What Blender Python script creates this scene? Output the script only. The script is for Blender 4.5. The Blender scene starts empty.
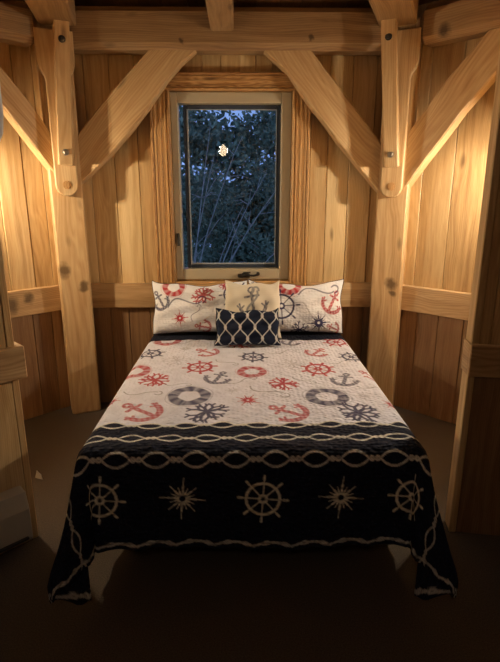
import bpy, bmesh, math, random
import numpy as np
from mathutils import Vector, Matrix
sc = bpy.context.scene
C = sc.collection
R = math.radians

# ------------------------------------------------------------------ camera
cam_d = bpy.data.cameras.new('camera'); cam = bpy.data.objects.new('camera', cam_d); C.objects.link(cam)
cam_d.sensor_fit = 'HORIZONTAL'; cam_d.sensor_width = 36; cam_d.lens = 36.0
cam_d.clip_start = 0.02
cam.location = (0, 0, 1.74)
cam.rotation_euler = (R(75.0), 0, R(-1.0))
sc.camera = cam

# ------------------------------------------------------------------ world: dusk sky
w = bpy.data.worlds.new('dusk'); sc.world = w; w.use_nodes = True
wn = w.node_tree; wn.nodes.clear()
wo = wn.nodes.new('ShaderNodeOutputWorld'); wb = wn.nodes.new('ShaderNodeBackground')
wtc = wn.nodes.new('ShaderNodeTexCoord'); wsp = wn.nodes.new('ShaderNodeSeparateXYZ'); wr = wn.nodes.new('ShaderNodeValToRGB')
wn.links.new(wtc.outputs['Generated'], wsp.inputs[0]); wn.links.new(wsp.outputs['Z'], wr.inputs[0])
wr.color_ramp.elements[0].color = (0.15, 0.24, 0.50, 1); wr.color_ramp.elements[1].color = (0.09, 0.15, 0.34, 1)
wn.links.new(wr.outputs[0], wb.inputs[0]); wb.inputs[1].default_value = 1.7
wn.links.new(wb.outputs[0], wo.inputs[0])

# ------------------------------------------------------------------ lamps' light (two sconces either side of the alcove)
def point(name, loc, power, color, rad):
    l = bpy.data.lights.new(name, 'POINT'); l.energy = power; l.color = color; l.shadow_soft_size = rad
    o = bpy.data.objects.new(name, l); C.objects.link(o); o.location = loc; return o
LAMP_L = (-2.01, 3.22, 1.86)
LAMP_R = (1.90, 3.13, 1.88)
point('sconce_light', LAMP_L, 245, (1.0, 0.81, 0.55), 0.035)
point('sconce_light', LAMP_R, 250, (0.99, 0.84, 0.63), 0.035)

LANTERN = (-0.295, -0.6, 2.495)
point('lantern_light', LANTERN, 50, (1.0, 0.93, 0.86), 0.075)

# ------------------------------------------------------------------ exposure
sc.view_settings.view_transform = 'Standard'; sc.view_settings.look = 'None'
sc.view_settings.exposure = 0.18; sc.view_settings.gamma = 1.0
sc.view_settings.use_curve_mapping = False

# ------------------------------------------------------------------ materials
def newmat(name):
    m = bpy.data.materials.new(name); m.use_nodes = True
    nt = m.node_tree; b = nt.nodes['Principled BSDF']; return m, nt, b
def N(nt, t, **kw):
    n = nt.nodes.new(t)
    for k, v in kw.items(): setattr(n, k, v)
    return n
def plain(name, col, rough=0.5, metal=0.0, noise=0.0, scale=20.0):
    m, nt, b = newmat(name)
    b.inputs['Base Color'].default_value = (*col, 1); b.inputs['Roughness'].default_value = rough; b.inputs['Metallic'].default_value = metal
    if noise:
        tc = N(nt, 'ShaderNodeTexCoord'); n = N(nt, 'ShaderNodeTexNoise'); n.inputs['Scale'].default_value = scale; n.inputs['Detail'].default_value = 4
        r = N(nt, 'ShaderNodeValToRGB'); nt.links.new(tc.outputs['Object'], n.inputs[0]); nt.links.new(n.outputs[0], r.inputs[0])
        r.color_ramp.elements[0].position = 0.3; r.color_ramp.elements[1].position = 0.7
        r.color_ramp.elements[0].color = (*[c*(1-noise) for c in col], 1); r.color_ramp.elements[1].color = (*[min(1, c*(1+noise)) for c in col], 1)
        nt.links.new(r.outputs[0], b.inputs['Base Color'])
        bp = N(nt, 'ShaderNodeBump'); bp.inputs['Strength'].default_value = 0.25; bp.inputs['Distance'].default_value = 0.01
        nt.links.new(n.outputs[0], bp.inputs['Height']); nt.links.new(bp.outputs[0], b.inputs['Normal'])
    return m

def wood(name, dark, mid, light, rough=0.45, ring=34.0, ringmix=0.55, knots=(), knot_density=1.0, coarse=0.0):
    m, nt, b = newmat(name); L = nt.links
    at = N(nt, 'ShaderNodeAttribute', attribute_name='gc'); tn = N(nt, 'ShaderNodeAttribute', attribute_name='tone')
    # large-scale warp so the rings wander along the board
    mp = N(nt, 'ShaderNodeVectorMath', operation='MULTIPLY'); mp.inputs[1].default_value = (1.3, 5.0, 5.0); L.new(at.outputs['Vector'], mp.inputs[0])
    wz = N(nt, 'ShaderNodeTexNoise'); wz.inputs['Scale'].default_value = 1.0; wz.inputs['Detail'].default_value = 2.0; L.new(mp.outputs[0], wz.inputs[0])
    sub = N(nt, 'ShaderNodeVectorMath', operation='SUBTRACT'); L.new(wz.outputs['Color'], sub.inputs[0]); sub.inputs[1].default_value = (0.5, 0.5, 0.5)
    scl = N(nt, 'ShaderNodeVectorMath', operation='MULTIPLY'); L.new(sub.outputs[0], scl.inputs[0]); scl.inputs[1].default_value = (0.0, 0.10, 0.10)
    add = N(nt, 'ShaderNodeVectorMath', operation='ADD'); L.new(at.outputs['Vector'], add.inputs[0]); L.new(scl.outputs[0], add.inputs[1])
    sx = N(nt, 'ShaderNodeVectorMath', operation='MULTIPLY'); L.new(add.outputs[0], sx.inputs[0]); sx.inputs[1].default_value = (0.10, 1.0, 1.0)
    wv = N(nt, 'ShaderNodeTexWave', wave_type='RINGS', rings_direction='X'); L.new(sx.outputs[0], wv.inputs['Vector'])
    wv.inputs['Scale'].default_value = ring; wv.inputs['Distortion'].default_value = 1.5; wv.inputs['Detail'].default_value = 2.0; wv.inputs['Detail Scale'].default_value = 1.2
    # streaks
    m2 = N(nt, 'ShaderNodeVectorMath', operation='MULTIPLY'); L.new(add.outputs[0], m2.inputs[0]); m2.inputs[1].default_value = (1.2, 30.0, 30.0)
    ns = N(nt, 'ShaderNodeTexNoise'); ns.inputs['Scale'].default_value = 1.0; ns.inputs['Detail'].default_value = 6.0; ns.inputs['Roughness'].default_value = 0.6; L.new(m2.outputs[0], ns.inputs[0])
    # fine pores
    m3 = N(nt, 'ShaderNodeVectorMath', operation='MULTIPLY'); L.new(at.outputs['Vector'], m3.inputs[0]); m3.inputs[1].default_value = (12.0, 260.0, 260.0)
    nf = N(nt, 'ShaderNodeTexNoise'); nf.inputs['Scale'].default_value = 1.0; nf.inputs['Detail'].default_value = 2.0; L.new(m3.outputs[0], nf.inputs[0])
    # fac = ringmix*wave + (1-ringmix)*streak + tone
    a1 = N(nt, 'ShaderNodeMath', operation='MULTIPLY'); a1.inputs[1].default_value = ringmix*0.6; L.new(wv.outputs['Fac'], a1.inputs[0])
    a2 = N(nt, 'ShaderNodeMath', operation='MULTIPLY_ADD'); a2.inputs[1].default_value = (1-ringmix)*1.6; L.new(ns.outputs[0], a2.inputs[0]); L.new(a1.outputs[0], a2.inputs[2])
    a3 = N(nt, 'ShaderNodeMath', operation='MULTIPLY_ADD'); a3.inputs[1].default_value = 0.25 + coarse; L.new(nf.outputs[0], a3.inputs[0]); L.new(a2.outputs[0], a3.inputs[2])
    a4 = N(nt, 'ShaderNodeMath', operation='MULTIPLY_ADD'); a4.inputs[1].default_value = 0.22; L.new(tn.outputs['Fac'], a4.inputs[0]); L.new(a3.outputs[0], a4.inputs[2])
    a5 = N(nt, 'ShaderNodeMath', operation='ADD'); a5.inputs[1].default_value = -0.15; L.new(a4.outputs[0], a5.inputs[0])
    rp = N(nt, 'ShaderNodeValToRGB'); L.new(a5.outputs[0], rp.inputs[0])
    e = rp.color_ramp.elements; e[0].position = 0.15; e[0].color = (*dark, 1); e[1].position = 0.95; e[1].color = (*light, 1)
    k = e.new(0.55); k.color = (*mid, 1)
    col = rp.outputs[0]
    # sparse knots
    m4 = N(nt, 'ShaderNodeVectorMath', operation='MULTIPLY'); L.new(add.outputs[0], m4.inputs[0]); m4.inputs[1].default_value = (1.6*knot_density, 4.2, 4.2)
    vo = N(nt, 'ShaderNodeTexVoronoi'); vo.inputs['Scale'].default_value = 1.0; L.new(m4.outputs[0], vo.inputs['Vector'])
    kr = N(nt, 'ShaderNodeValToRGB'); L.new(vo.outputs['Distance'], kr.inputs[0])
    kr.color_ramp.elements[0].position = 0.035; kr.color_ramp.elements[0].color = (1, 1, 1, 1); kr.color_ramp.elements[1].position = 0.11; kr.color_ramp.elements[1].color = (0, 0, 0, 1)
    kf = kr.outputs[0]
    ktot = N(nt, 'ShaderNodeMath', operation='MULTIPLY'); ktot.inputs[1].default_value = 0.6; L.new(kf, ktot.inputs[0]); kf = ktot.outputs[0]
    if knots:
        ge = N(nt, 'ShaderNodeNewGeometry')
        for (kx, ky, kz, kr_) in knots:
            sb = N(nt, 'ShaderNodeVectorMath', operation='SUBTRACT'); L.new(ge.outputs['Position'], sb.inputs[0]); sb.inputs[1].default_value = (kx, ky, kz)
            sm = N(nt, 'ShaderNodeVectorMath', operation='MULTIPLY'); L.new(sb.outputs[0], sm.inputs[0]); sm.inputs[1].default_value = (1, 1, 0.8)
            ad = N(nt, 'ShaderNodeVectorMath', operation='ADD'); L.new(sm.outputs[0], ad.inputs[0])
            wm = N(nt, 'ShaderNodeVectorMath', operation='MULTIPLY'); wm.inputs[1].default_value = (0.05, 0.05, 0.05)
            n9 = N(nt, 'ShaderNodeTexNoise'); n9.inputs['Scale'].default_value = 18.0; L.new(ge.outputs['Position'], n9.inputs[0])
            s9 = N(nt, 'ShaderNodeVectorMath', operation='SUBTRACT'); L.new(n9.outputs['Color'], s9.inputs[0]); s9.inputs[1].default_value = (0.5, 0.5, 0.5)
            L.new(s9.outputs[0], wm.inputs[0]); L.new(wm.outputs[0], ad.inputs[1])
            ln = N(nt, 'ShaderNodeVectorMath', operation='LENGTH'); L.new(ad.outputs[0], ln.inputs[0])
            mr = N(nt, 'ShaderNodeMapRange'); L.new(ln.outputs['Value'], mr.inputs[0]); mr.inputs[1].default_value = kr_*0.4; mr.inputs[2].default_value = kr_; mr.inputs[3].default_value = 0.8; mr.inputs[4].default_value = 0
            mx = N(nt, 'ShaderNodeMath', operation='MAXIMUM'); L.new(kf, mx.inputs[0]); L.new(mr.outputs[0], mx.inputs[1]); kf = mx.outputs[0]
    mc = N(nt, 'ShaderNodeMix', data_type='RGBA'); L.new(kf, mc.inputs[0]); L.new(col, mc.inputs[6]); mc.inputs[7].default_value = (*[c*0.28 for c in dark], 1)
    L.new(mc.outputs[2], b.inputs['Base Color'])
    b.inputs['Roughness'].default_value = rough; b.inputs['Specular IOR Level'].default_value = 0.35
    bp = N(nt, 'ShaderNodeBump'); bp.inputs['Strength'].default_value = 0.25; bp.inputs['Distance'].default_value = 0.004
    L.new(a3.outputs[0], bp.inputs['Height']); L.new(bp.outputs[0], b.inputs['Normal'])
    return m

OAK = wood('oak_boards', (0.29, 0.16, 0.065), (0.50, 0.325, 0.145), (0.65, 0.475, 0.25), ringmix=0.22)
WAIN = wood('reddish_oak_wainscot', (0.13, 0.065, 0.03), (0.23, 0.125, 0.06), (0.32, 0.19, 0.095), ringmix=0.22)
OAKP = wood('oak_timber', (0.27, 0.145, 0.06), (0.46, 0.29, 0.135), (0.60, 0.425, 0.23), ring=26, ringmix=0.28,
            knots=((-1.36, 3.85, 1.19, 0.06), (-1.235, 3.90, 1.06, 0.045), (1.17, 3.86, 1.08, 0.055), (1.19, 3.86, 1.00, 0.03), (1.345, 3.673, 2.80, 0.05), (-0.41, 3.885, 2.79, 0.02), (0.49, 3.885, 2.81, 0.025)))
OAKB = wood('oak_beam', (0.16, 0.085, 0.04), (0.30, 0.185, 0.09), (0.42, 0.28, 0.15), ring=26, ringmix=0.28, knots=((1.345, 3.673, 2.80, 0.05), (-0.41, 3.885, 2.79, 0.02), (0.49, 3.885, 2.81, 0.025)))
OAKT = wood('oak_casing', (0.20, 0.09, 0.03), (0.44, 0.24, 0.09), (0.62, 0.39, 0.17), ring=60, ringmix=0.65, coarse=0.25)
OAKR = wood('oak_rail', (0.28, 0.16, 0.07), (0.47, 0.305, 0.15), (0.62, 0.44, 0.25), ring=36, ringmix=0.4,
            knots=((-1.72, 3.70, 0.95, 0.07), (-1.63, 3.80, 0.99, 0.05)))
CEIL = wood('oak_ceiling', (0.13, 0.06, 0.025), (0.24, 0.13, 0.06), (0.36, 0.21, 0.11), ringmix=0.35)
CARPET = plain('brown_carpet', (0.085, 0.066, 0.05), 0.95, noise=0.35, scale=160)
VINYL = plain('taupe_vinyl', (0.42, 0.36, 0.25), 0.45)
BRONZE = plain('dark_sash', (0.035, 0.045, 0.07), 0.3)
IRON = plain('dark_steel', (0.06, 0.055, 0.05), 0.45, 0.7)
STEEL = plain('bolt_steel', (0.42, 0.38, 0.32), 0.35, 0.9)
WHITEP = plain('white_plastic', (0.72, 0.74, 0.76), 0.35)
HEATM = plain('heater_enamel', (0.48, 0.43, 0.35), 0.5)
BLACKF = plain('black_ticking', (0.02, 0.02, 0.025), 0.9, noise=0.3, scale=90)
MATT = plain('mattress_ticking', (0.55, 0.53, 0.48), 0.9, noise=0.1, scale=60)
DWOOD = plain('dark_bed_wood', (0.05, 0.028, 0.015), 0.5, noise=0.3, scale=14)
BARK = plain('bark', (0.30, 0.28, 0.24), 0.9, noise=0.4, scale=25)
def leafmat(name, c1, c2):
    m, nt, b = newmat(name); tc = N(nt, 'ShaderNodeTexCoord'); n = N(nt, 'ShaderNodeTexNoise'); n.inputs['Scale'].default_value = 3.0
    r = N(nt, 'ShaderNodeValToRGB'); nt.links.new(tc.outputs['Object'], n.inputs[0]); nt.links.new(n.outputs[0], r.inputs[0])
    r.color_ramp.elements[0].color = (*c1, 1); r.color_ramp.elements[1].color = (*c2, 1); r.color_ramp.elements[0].position = 0.35; r.color_ramp.elements[1].position = 0.65
    nt.links.new(r.outputs[0], b.inputs['Base Color']); b.inputs['Roughness'].default_value = 0.6; return m
LEAF = leafmat('leaf', (0.07, 0.11, 0.07), (0.24, 0.30, 0.19))
LEAF2 = leafmat('leaf_pale', (0.08, 0.12, 0.06), (0.20, 0.26, 0.14))
GRASS = plain('grass', (0.05, 0.08, 0.03), 0.9, noise=0.4, scale=8)
m, nt, b = newmat('window_glass'); GLASS = m
nt.nodes.remove(b); out = nt.nodes['Material Output']
tr = N(nt, 'ShaderNodeBsdfTransparent'); tr.inputs[0].default_value = (0.93, 0.96, 0.97, 1); gl = N(nt, 'ShaderNodeBsdfGlossy'); gl.inputs['Roughness'].default_value = 0.0
fr = N(nt, 'ShaderNodeFresnel'); fr.inputs[0].default_value = 1.5; mx = N(nt, 'ShaderNodeMixShader')
nt.links.new(fr.outputs[0], mx.inputs[0]); nt.links.new(tr.outputs[0], mx.inputs[1]); nt.links.new(gl.outputs[0], mx.inputs[2]); nt.links.new(mx.outputs[0], out.inputs[0])
def emis(name, col, s):
    m, nt, b = newmat(name); b.inputs['Base Color'].default_value = (*col, 1); b.inputs['Emission Color'].default_value = (*col, 1); b.inputs['Emission Strength'].default_value = s; return m
BULB = emis('lit_bulb', (1.0, 0.70, 0.40), 14.0)

def cloth(name, rough=0.9, quilt=0.0, weave=500.0):
    """fabric whose printed design is carried by the 'col' attribute; stitched relief from the 'gc' cloth coordinates"""
    m, nt, b = newmat(name); L = nt.links
    c = N(nt, 'ShaderNodeAttribute', attribute_name='col'); L.new(c.outputs['Color'], b.inputs['Base Color'])
    b.inputs['Roughness'].default_value = rough; b.inputs['Specular IOR Level'].default_value = 0.15
    b.inputs['Sheen Weight'].default_value = 0.0
    g = N(nt, 'ShaderNodeAttribute', attribute_name='gc')
    if quilt:
        br = N(nt, 'ShaderNodeTexVoronoi', feature='SMOOTH_F1'); ms = N(nt, 'ShaderNodeVectorMath', operation='MULTIPLY'); ms.inputs[1].default_value = (42, 62, 1)
        L.new(g.outputs['Vector'], ms.inputs[0]); L.new(ms.outputs[0], br.inputs['Vector']); br.inputs['Scale'].default_value = 1.0; br.inputs['Randomness'].default_value = 0.55
        bp = N(nt, 'ShaderNodeBump', invert=True); bp.inputs['Strength'].default_value = quilt; bp.inputs['Distance'].default_value = 0.022
        L.new(br.outputs['Distance'], bp.inputs['Height']); L.new(bp.outputs[0], b.inputs['Normal'])
    return m
QUILT = cloth('quilt_cloth', quilt=1.0)
SHAM = cloth('sham_cloth', quilt=0.45)
CANVAS = cloth('canvas_cloth')
NAVYP = plain('navy_piping', (0.012, 0.016, 0.035), 0.8)

# ------------------------------------------------------------------ object helpers
def tag(o, label=None, cat=None, group=None, kind=None):
    if label: o['label'] = label
    if cat: o['category'] = cat
    if group: o['group'] = group
    if kind: o['kind'] = kind
    return o
def empty(name, loc=(0, 0, 0), rz=0):
    o = bpy.data.objects.new(name, None); C.objects.link(o); o.location = loc; o.rotation_euler = (0, 0, rz); o.empty_display_size = 0.1; return o
SEED = random.Random(7)
class MB:
    def __init__(s): s.v = []; s.f = []; s.g = []; s.t = []
    def _add(s, vs, fs, L, seed=None, tone=None):
        """vs points; L grain direction"""
        n0 = len(s.v); L = Vector(L).normalized()
        up = Vector((0, 0, 1)) if abs(L.z) < 0.9 else Vector((0, 1, 0))
        A = L.cross(up).normalized(); B = A.cross(L)
        if seed is None: seed = (SEED.uniform(-9, 9), SEED.uniform(-0.35, 0.35), SEED.uniform(-0.35, 0.35))
        if tone is None: tone = SEED.uniform(-1, 1)
        c = sum((Vector(v) for v in vs), Vector())/len(vs)
        for v in vs:
            v = Vector(v); s.v.append(tuple(v)); q = v - c; s.g.append((q.dot(L)+seed[0], q.dot(A)+seed[1], q.dot(B)+seed[2])); s.t.append(tone)
        for f in fs: s.f.append(tuple(i+n0 for i in f))
    def beam(s, p0, p1, w, h, side=None, ch=0.006, tone=None, taper=1.0, grain=None):
        """chamfered timber from p0 to p1; w across 'side' direction, h across the other"""
        p0 = Vector(p0); p1 = Vector(p1); L = (p1-p0).normalized()
        if side is None: side = Vector((0, 0, 1)).cross(L) if abs(L.z) < 0.9 else Vector((1, 0, 0))
        A = Vector(side); A = (A - L*A.dot(L)).normalized(); B = L.cross(A)
        ch = min(ch, w*0.3, h*0.3); vs = []; ln = (p1-p0).length
        def ringp(c, sc_, inset):
            a = w/2*sc_-inset; bb = h/2*sc_-inset; k = ch
            return [c+A*x+B*y for x, y in ((-a+k, -bb), (a-k, -bb), (a, -bb+k), (a, bb-k), (a-k, bb), (-a+k, bb), (-a, bb-k), (-a, -bb+k))]
        e = min(ch, ln*0.2)
        rings = [ringp(p0, 1, e*0.7), ringp(p0+L*e, 1, 0)]
        nseg = max(1, int(ln/0.4))
        for i in range(1, nseg): rings.append(ringp(p0+L*(e+(ln-2*e)*i/nseg), 1+(taper-1)*i/nseg, 0))
        rings += [ringp(p1-L*e, taper, 0), ringp(p1, taper, e*0.7)]
        for r_ in rings: vs += r_
        fs = [tuple(range(7, -1, -1))]
        for i in range(len(rings)-1):
            for j in range(8): fs.append((i*8+j, i*8+(j+1) % 8, (i+1)*8+(j+1) % 8, (i+1)*8+j))
        k = (len(rings)-1)*8; fs.append(tuple(range(k, k+8)))
        s._add(vs, fs, grain or L, tone=tone)
    def prism(s, pts, o, X, Y, depth, L, tone=None, bev=0.004):
        """polygon pts in the (X,Y) frame at o, extruded symmetric by depth, with bevelled rims"""
        o = Vector(o); X = Vector(X).normalized(); Y = Vector(Y).normalized(); Z = X.cross(Y).normalized(); n = len(pts)
        ar = sum(pts[i][0]*pts[(i+1) % n][1]-pts[(i+1) % n][0]*pts[i][1] for i in range(n))
        if ar < 0: pts = pts[::-1]
        def inset(d):
            r = []
            for i in range(n):
                a = Vector(pts[i-1]); b_ = Vector(pts[i]); c = Vector(pts[(i+1) % n])
                e1 = (b_-a).normalized(); e2 = (c-b_).normalized(); n1 = Vector((-e1.y, e1.x)); n2 = Vector((-e2.y, e2.x)); k = (n1+n2)
                k = k/max(0.3, k.dot(n1)) if k.length > 1e-6 else n1
                r.append(b_+k*d)
            return r
        vs = []
        for d, z in ((bev, -depth/2), (0, -depth/2+bev), (0, depth/2-bev), (bev, depth/2)):
            for q in inset(d): vs.append(o+X*q[0]+Y*q[1]+Z*z)
        fs = [tuple(range(n-1, -1, -1)), tuple(range(3*n, 4*n))]
        for k in range(3):
            for i in range(n): j = (i+1) % n; fs.append((k*n+i, k*n+j, (k+1)*n+j, (k+1)*n+i))
        s._add(vs, fs, L, tone=tone)
    def box(s, x0, x1, y0, y1, z0, z1, L=(0, 0, 1), ch=0.003, tone=None):
        """axis-aligned chamfered box"""
        s.beam(((x0+x1)/2, (y0+y1)/2, z0), ((x0+x1)/2, (y0+y1)/2, z1), x1-x0, y1-y0, side=(1, 0, 0), ch=ch, tone=tone, grain=L)
    def tube(s, path, rad, seg=8, L=(0, 0, 1), closed=False, tone=0):
        path = [Vector(p) for p in path]; n = len(path); rads = rad if isinstance(rad, (list, tuple)) else [rad]*n; vs = []; fs = []
        prev = None
        for i, p in enumerate(path):
            a = path[i-1] if (i > 0 or closed) else p; b_ = path[(i+1) % n] if (i < n-1 or closed) else p
            T = (b_-a).normalized()
            if prev is None: U = T.orthogonal().normalized()
            else: U = (prev - T*prev.dot(T)).normalized()
            prev = U; W = T.cross(U)
            for j in range(seg): t = 2*math.pi*j/seg; vs.append(p+(U*math.cos(t)+W*math.sin(t))*rads[i])
        for i in range(n if closed else n-1):
            for j in range(seg): a = i*seg; c = ((i+1) % n)*seg; fs.append((a+j, a+(j+1) % seg, c+(j+1) % seg, c+j))
        if not closed: fs.append(tuple(range(seg-1, -1, -1))); k = (n-1)*seg; fs.append(tuple(range(k, k+seg)))
        s._add(vs, fs, L, tone=tone)
    def lathe(s, prof, o, axis=(0, 0, 1), seg=16, L=(0, 0, 1)):
        """prof: (radius, height) list"""
        o = Vector(o); Z = Vector(axis).normalized(); U = Z.orthogonal().normalized(); W = Z.cross(U); vs = []; fs = []
        for r_, h in prof:
            for j in range(seg): t = 2*math.pi*j/seg; vs.append(o+Z*h+(U*math.cos(t)+W*math.sin(t))*max(r_, 1e-4))
        for i in range(len(prof)-1):
            for j in range(seg): fs.append((i*seg+j, i*seg+(j+1) % seg, (i+1)*seg+(j+1) % seg, (i+1)*seg+j))
        fs.append(tuple(range(seg-1, -1, -1))); k = (len(prof)-1)*seg; fs.append(tuple(range(k, k+seg)))
        s._add(vs, fs, L, tone=0)
    def build(s, name, mat, parent=None, origin=None, smooth=False):
        V = s.v
        if origin is None and parent is not None: origin = parent.location
        if origin is None: origin = (0, 0, 0)
        ox = Vector(origin)
        inv = Matrix.Identity(4)
        if parent is not None: inv = parent_matrix(parent).inverted()
        me = bpy.data.meshes.new(name)
        if parent is not None: pts = [tuple(inv @ Vector(v)) for v in V]
        else: pts = [tuple(Vector(v)-ox) for v in V]
        me.from_pydata(pts, [], s.f); me.materials.append(mat)
        a = me.attributes.new('gc', 'FLOAT_VECTOR', 'POINT'); a.data.foreach_set('vector', [c for g in s.g for c in g])
        a = me.attributes.new('tone', 'FLOAT', 'POINT'); a.data.foreach_set('value', s.t)
        if smooth: me.polygons.foreach_set('use_smooth', [True]*len(me.polygons))
        me.update(); o = bpy.data.objects.new(name, me); C.objects.link(o)
        if parent is not None: o.parent = parent
        else: o.location = ox
        return o
def parent_matrix(o):
    M = Matrix.LocRotScale(o.location, o.rotation_euler, o.scale)
    return parent_matrix(o.parent) @ M if o.parent else M
def struct(o): o['kind'] = 'structure'; return o

# ------------------------------------------------------------------ the setting
FH = 3.06
mb = MB(); mb._add([(-2.6, -1.8, 0), (2.6, -1.8, 0), (2.6, 4.4, 0), (-2.6, 4.4, 0), (-2.6, -1.8, -0.1), (2.6, -1.8, -0.1), (2.6, 4.4, -0.1), (-2.6, 4.4, -0.1)],
   [(0, 1, 2, 3), (7, 6, 5, 4), (0, 4, 5, 1), (1, 5, 6, 2), (2, 6, 7, 3), (3, 7, 4, 0)], (1, 0, 0)); struct(mb.build('floor', CARPET))
mb = MB(); x = -2.6
while x < 2.6:
    wd = SEED.uniform(0.14, 0.19); mb.box(x, min(x+wd-0.003, 2.6), -1.8, 4.4, FH, FH+0.03, L=(0, 1, 0)); x += wd
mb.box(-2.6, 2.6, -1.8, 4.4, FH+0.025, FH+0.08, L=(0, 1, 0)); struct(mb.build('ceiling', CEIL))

def plank_wall(name, p0, p1, z0=0.95, z1=FH, hole=None, wmin=0.12, wmax=0.19, edges=None, mat=OAK):
    """vertical boards on a wall running p0->p1 (room on its left side), hole=(u0,u1,za,zb)"""
    p0 = Vector((*p0, 0)); p1 = Vector((*p1, 0)); U = (p1-p0).normalized(); ln = (p1-p0).length
    Nn = Vector((-U.y, U.x, 0)); mb = MB(); u = 0.0; cuts = [0.0]
    if edges: cuts = list(edges)
    else:
        while u < ln: u += SEED.uniform(wmin, wmax); cuts.append(min(u, ln))
        if hole:
            cuts = sorted(set([c for c in cuts if abs(c-hole[0]) > 0.04 and abs(c-hole[1]) > 0.04]+[hole[0], hole[1]]))
    th = 0.024
    def seg(a, b_, za, zb, off, tone, back=False):
        c = p0+U*((a+b_)/2) - Nn*(0.02+th/2 if back else th/2 - off)
        mb.beam((c.x, c.y, za), (c.x, c.y, zb), (b_-a) - (0 if back else 0.003), th, side=U, ch=0.0035 if not back else 0, tone=tone)
    for i in range(len(cuts)-1):
        a, b_ = cuts[i], cuts[i+1]
        if b_-a < 0.01: continue
        off = SEED.choice((0, 0.002, 0.005)); tone = SEED.uniform(-1, 1)
        if hole and a >= hole[0]-1e-4 and b_ <= hole[1]+1e-4:
            seg(a, b_, z0, hole[2], off, tone); seg(a, b_, hole[3], z1, off, tone)
        else: seg(a, b_, z0, z1, off, tone)
    if hole:
        seg(0, hole[0], z0, z1, 0, -1, True); seg(hole[1], ln, z0, z1, 0, -1, True); seg(hole[0], hole[1], z0, hole[2], 0, -1, True); seg(hole[0], hole[1], hole[3], z1, 0, -1, True)
    else: seg(0, ln, z0, z1, 0, -1, True)
    up = struct(mb.build(name, mat)); mb = MB(); u = 0.0
    while u < ln:
        b_ = min(u+SEED.uniform(0.15, 0.21), ln)
        if b_-u > 0.02: seg(u, b_, 0.0, 0.945, SEED.choice((0, 0.003)), SEED.uniform(-1, 1))
        u = b_
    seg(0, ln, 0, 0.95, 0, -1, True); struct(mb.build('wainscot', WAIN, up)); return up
WX0, WX1, WZ0, WZ1 = -0.53, 0.388, 1.085, 2.50       # window opening
# back wall x from 1.2 to -1.4 (room on the left when walking -x)
plank_wall('wall_back', (1.20, 4.10), (-1.40, 4.10), hole=(1.20-WX1, 1.20-WX0, WZ0, WZ1))
plank_wall('wall_back_left', (-1.40, 4.10), (-2.42, 3.08), wmin=0.14, wmax=0.2)
plank_wall('wall_back_right', (2.22, 3.08), (1.20, 4.10), wmin=0.14, wmax=0.24)
plank_wall('wall_left', (-2.42, 3.08), (-2.42, -1.6))
plank_wall('wall_right', (2.42, -1.6), (2.22, 3.08))
plank_wall('wall_front', (-2.42, -1.6), (2.42, -1.6))
# partitions closing the alcove: boarded short walls with an end board
def partition(name, e, far, th=0.10, mat=OAK, low=None):
    e = Vector((*e, 0)); far = Vector((*far, 0)); U = (far-e).normalized(); ln = (far-e).length
    Nn = Vector((U.y, -U.x, 0));
    if Nn.y > 0: Nn = -Nn
    mb = MB(); u = 0.035
    mb.beam(e+U*0.0175-Nn*th/2, e+U*0.0175-Nn*th/2+Vector((0, 0, FH)), 0.035, th, side=U, ch=0.004, tone=-0.2)
    mb.beam(e+U*ln/2+U*0.01-Nn*th/2, e+U*ln/2+U*0.01-Nn*th/2+Vector((0, 0, FH)), ln-0.04, th-0.04, side=U, ch=0, tone=-1)
    for zlo_, zhi_ in ((0.98, FH), (0.0, 0.98)):
      if zlo_ == 0 and low: main = struct(mb.build(name, mat)); mb = MB()
      u = 0.035
      while u < ln:
        wd = SEED.uniform(0.26, 0.32) if zlo_ == 0 else SEED.uniform(0.05, 0.06) if u < 0.12 else SEED.uniform(0.14, 0.2); b_ = min(u+wd, ln); tn = SEED.uniform(-1, 1)
        for sgn in (0, 1):
            c = e+U*((u+b_)/2) - Nn*(0.012+SEED.choice((0, .004)) if sgn == 0 else th-0.012)
            mb.beam(c+Vector((0, 0, zlo_)), c+Vector((0, 0, zhi_)), b_-u-0.002, 0.024, side=U, ch=0.003, tone=tn)
        u = b_
    if low: struct(mb.build('wainscot', low, main))
    else: struct(mb.build(name, mat))
    return e, U, Nn, ln
PL = partition('wall_partition_left', (-1.08, 2.30), (-2.42, 0.98))
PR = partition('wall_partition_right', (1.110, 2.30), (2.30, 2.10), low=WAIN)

# chair rails (trim)
RZ0, RZ1 = 0.855, 1.057
def rail(name, p0, p1, Nn, z0=RZ0, z1=RZ1, th=0.045):
    p0 = Vector((*p0, (z0+z1)/2)); p1 = Vector((*p1, (z0+z1)/2)); Nn = Vector((*Nn, 0)).normalized()
    mb = MB(); mb.beam(p0+Nn*th/2, p1+Nn*th/2, z1-z0, th, side=(0, 0, 1), ch=0.005); return struct(mb.build(name, OAKR))
s2 = math.sqrt(.5)
rail('trim_1', (-1.235, 4.1), (-0.69, 4.1), (0, -1))
rail('trim_2', (1.07, 4.1), (0.535, 4.1), (0, -1))
rail('trim_3', (-1.47, 4.03), (-2.40, 3.10), (s2, -s2))
rail('trim_4', (1.27, 4.03), (2.20, 3.10), (-s2, -s2))
def prail(name, P, ext):
    e, U, Nn, ln = P; z = 0.977; RH = 0.16; mb = MB()
    a = e - U*ext; q = e+U*ln
    mb.beam(Vector((a.x, a.y, z))+Nn*0.018, Vector((q.x, q.y, z))+Nn*0.018, RH, 0.036, side=(0, 0, 1), ch=0.005)
    b0 = e - U*ext/2; mb.beam(Vector((b0.x, b0.y, z))+Nn*0.0, Vector((b0.x, b0.y, z))-Nn*0.10, ext, RH, side=U, ch=0.004)
    struct(mb.build(name, OAKR))
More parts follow.
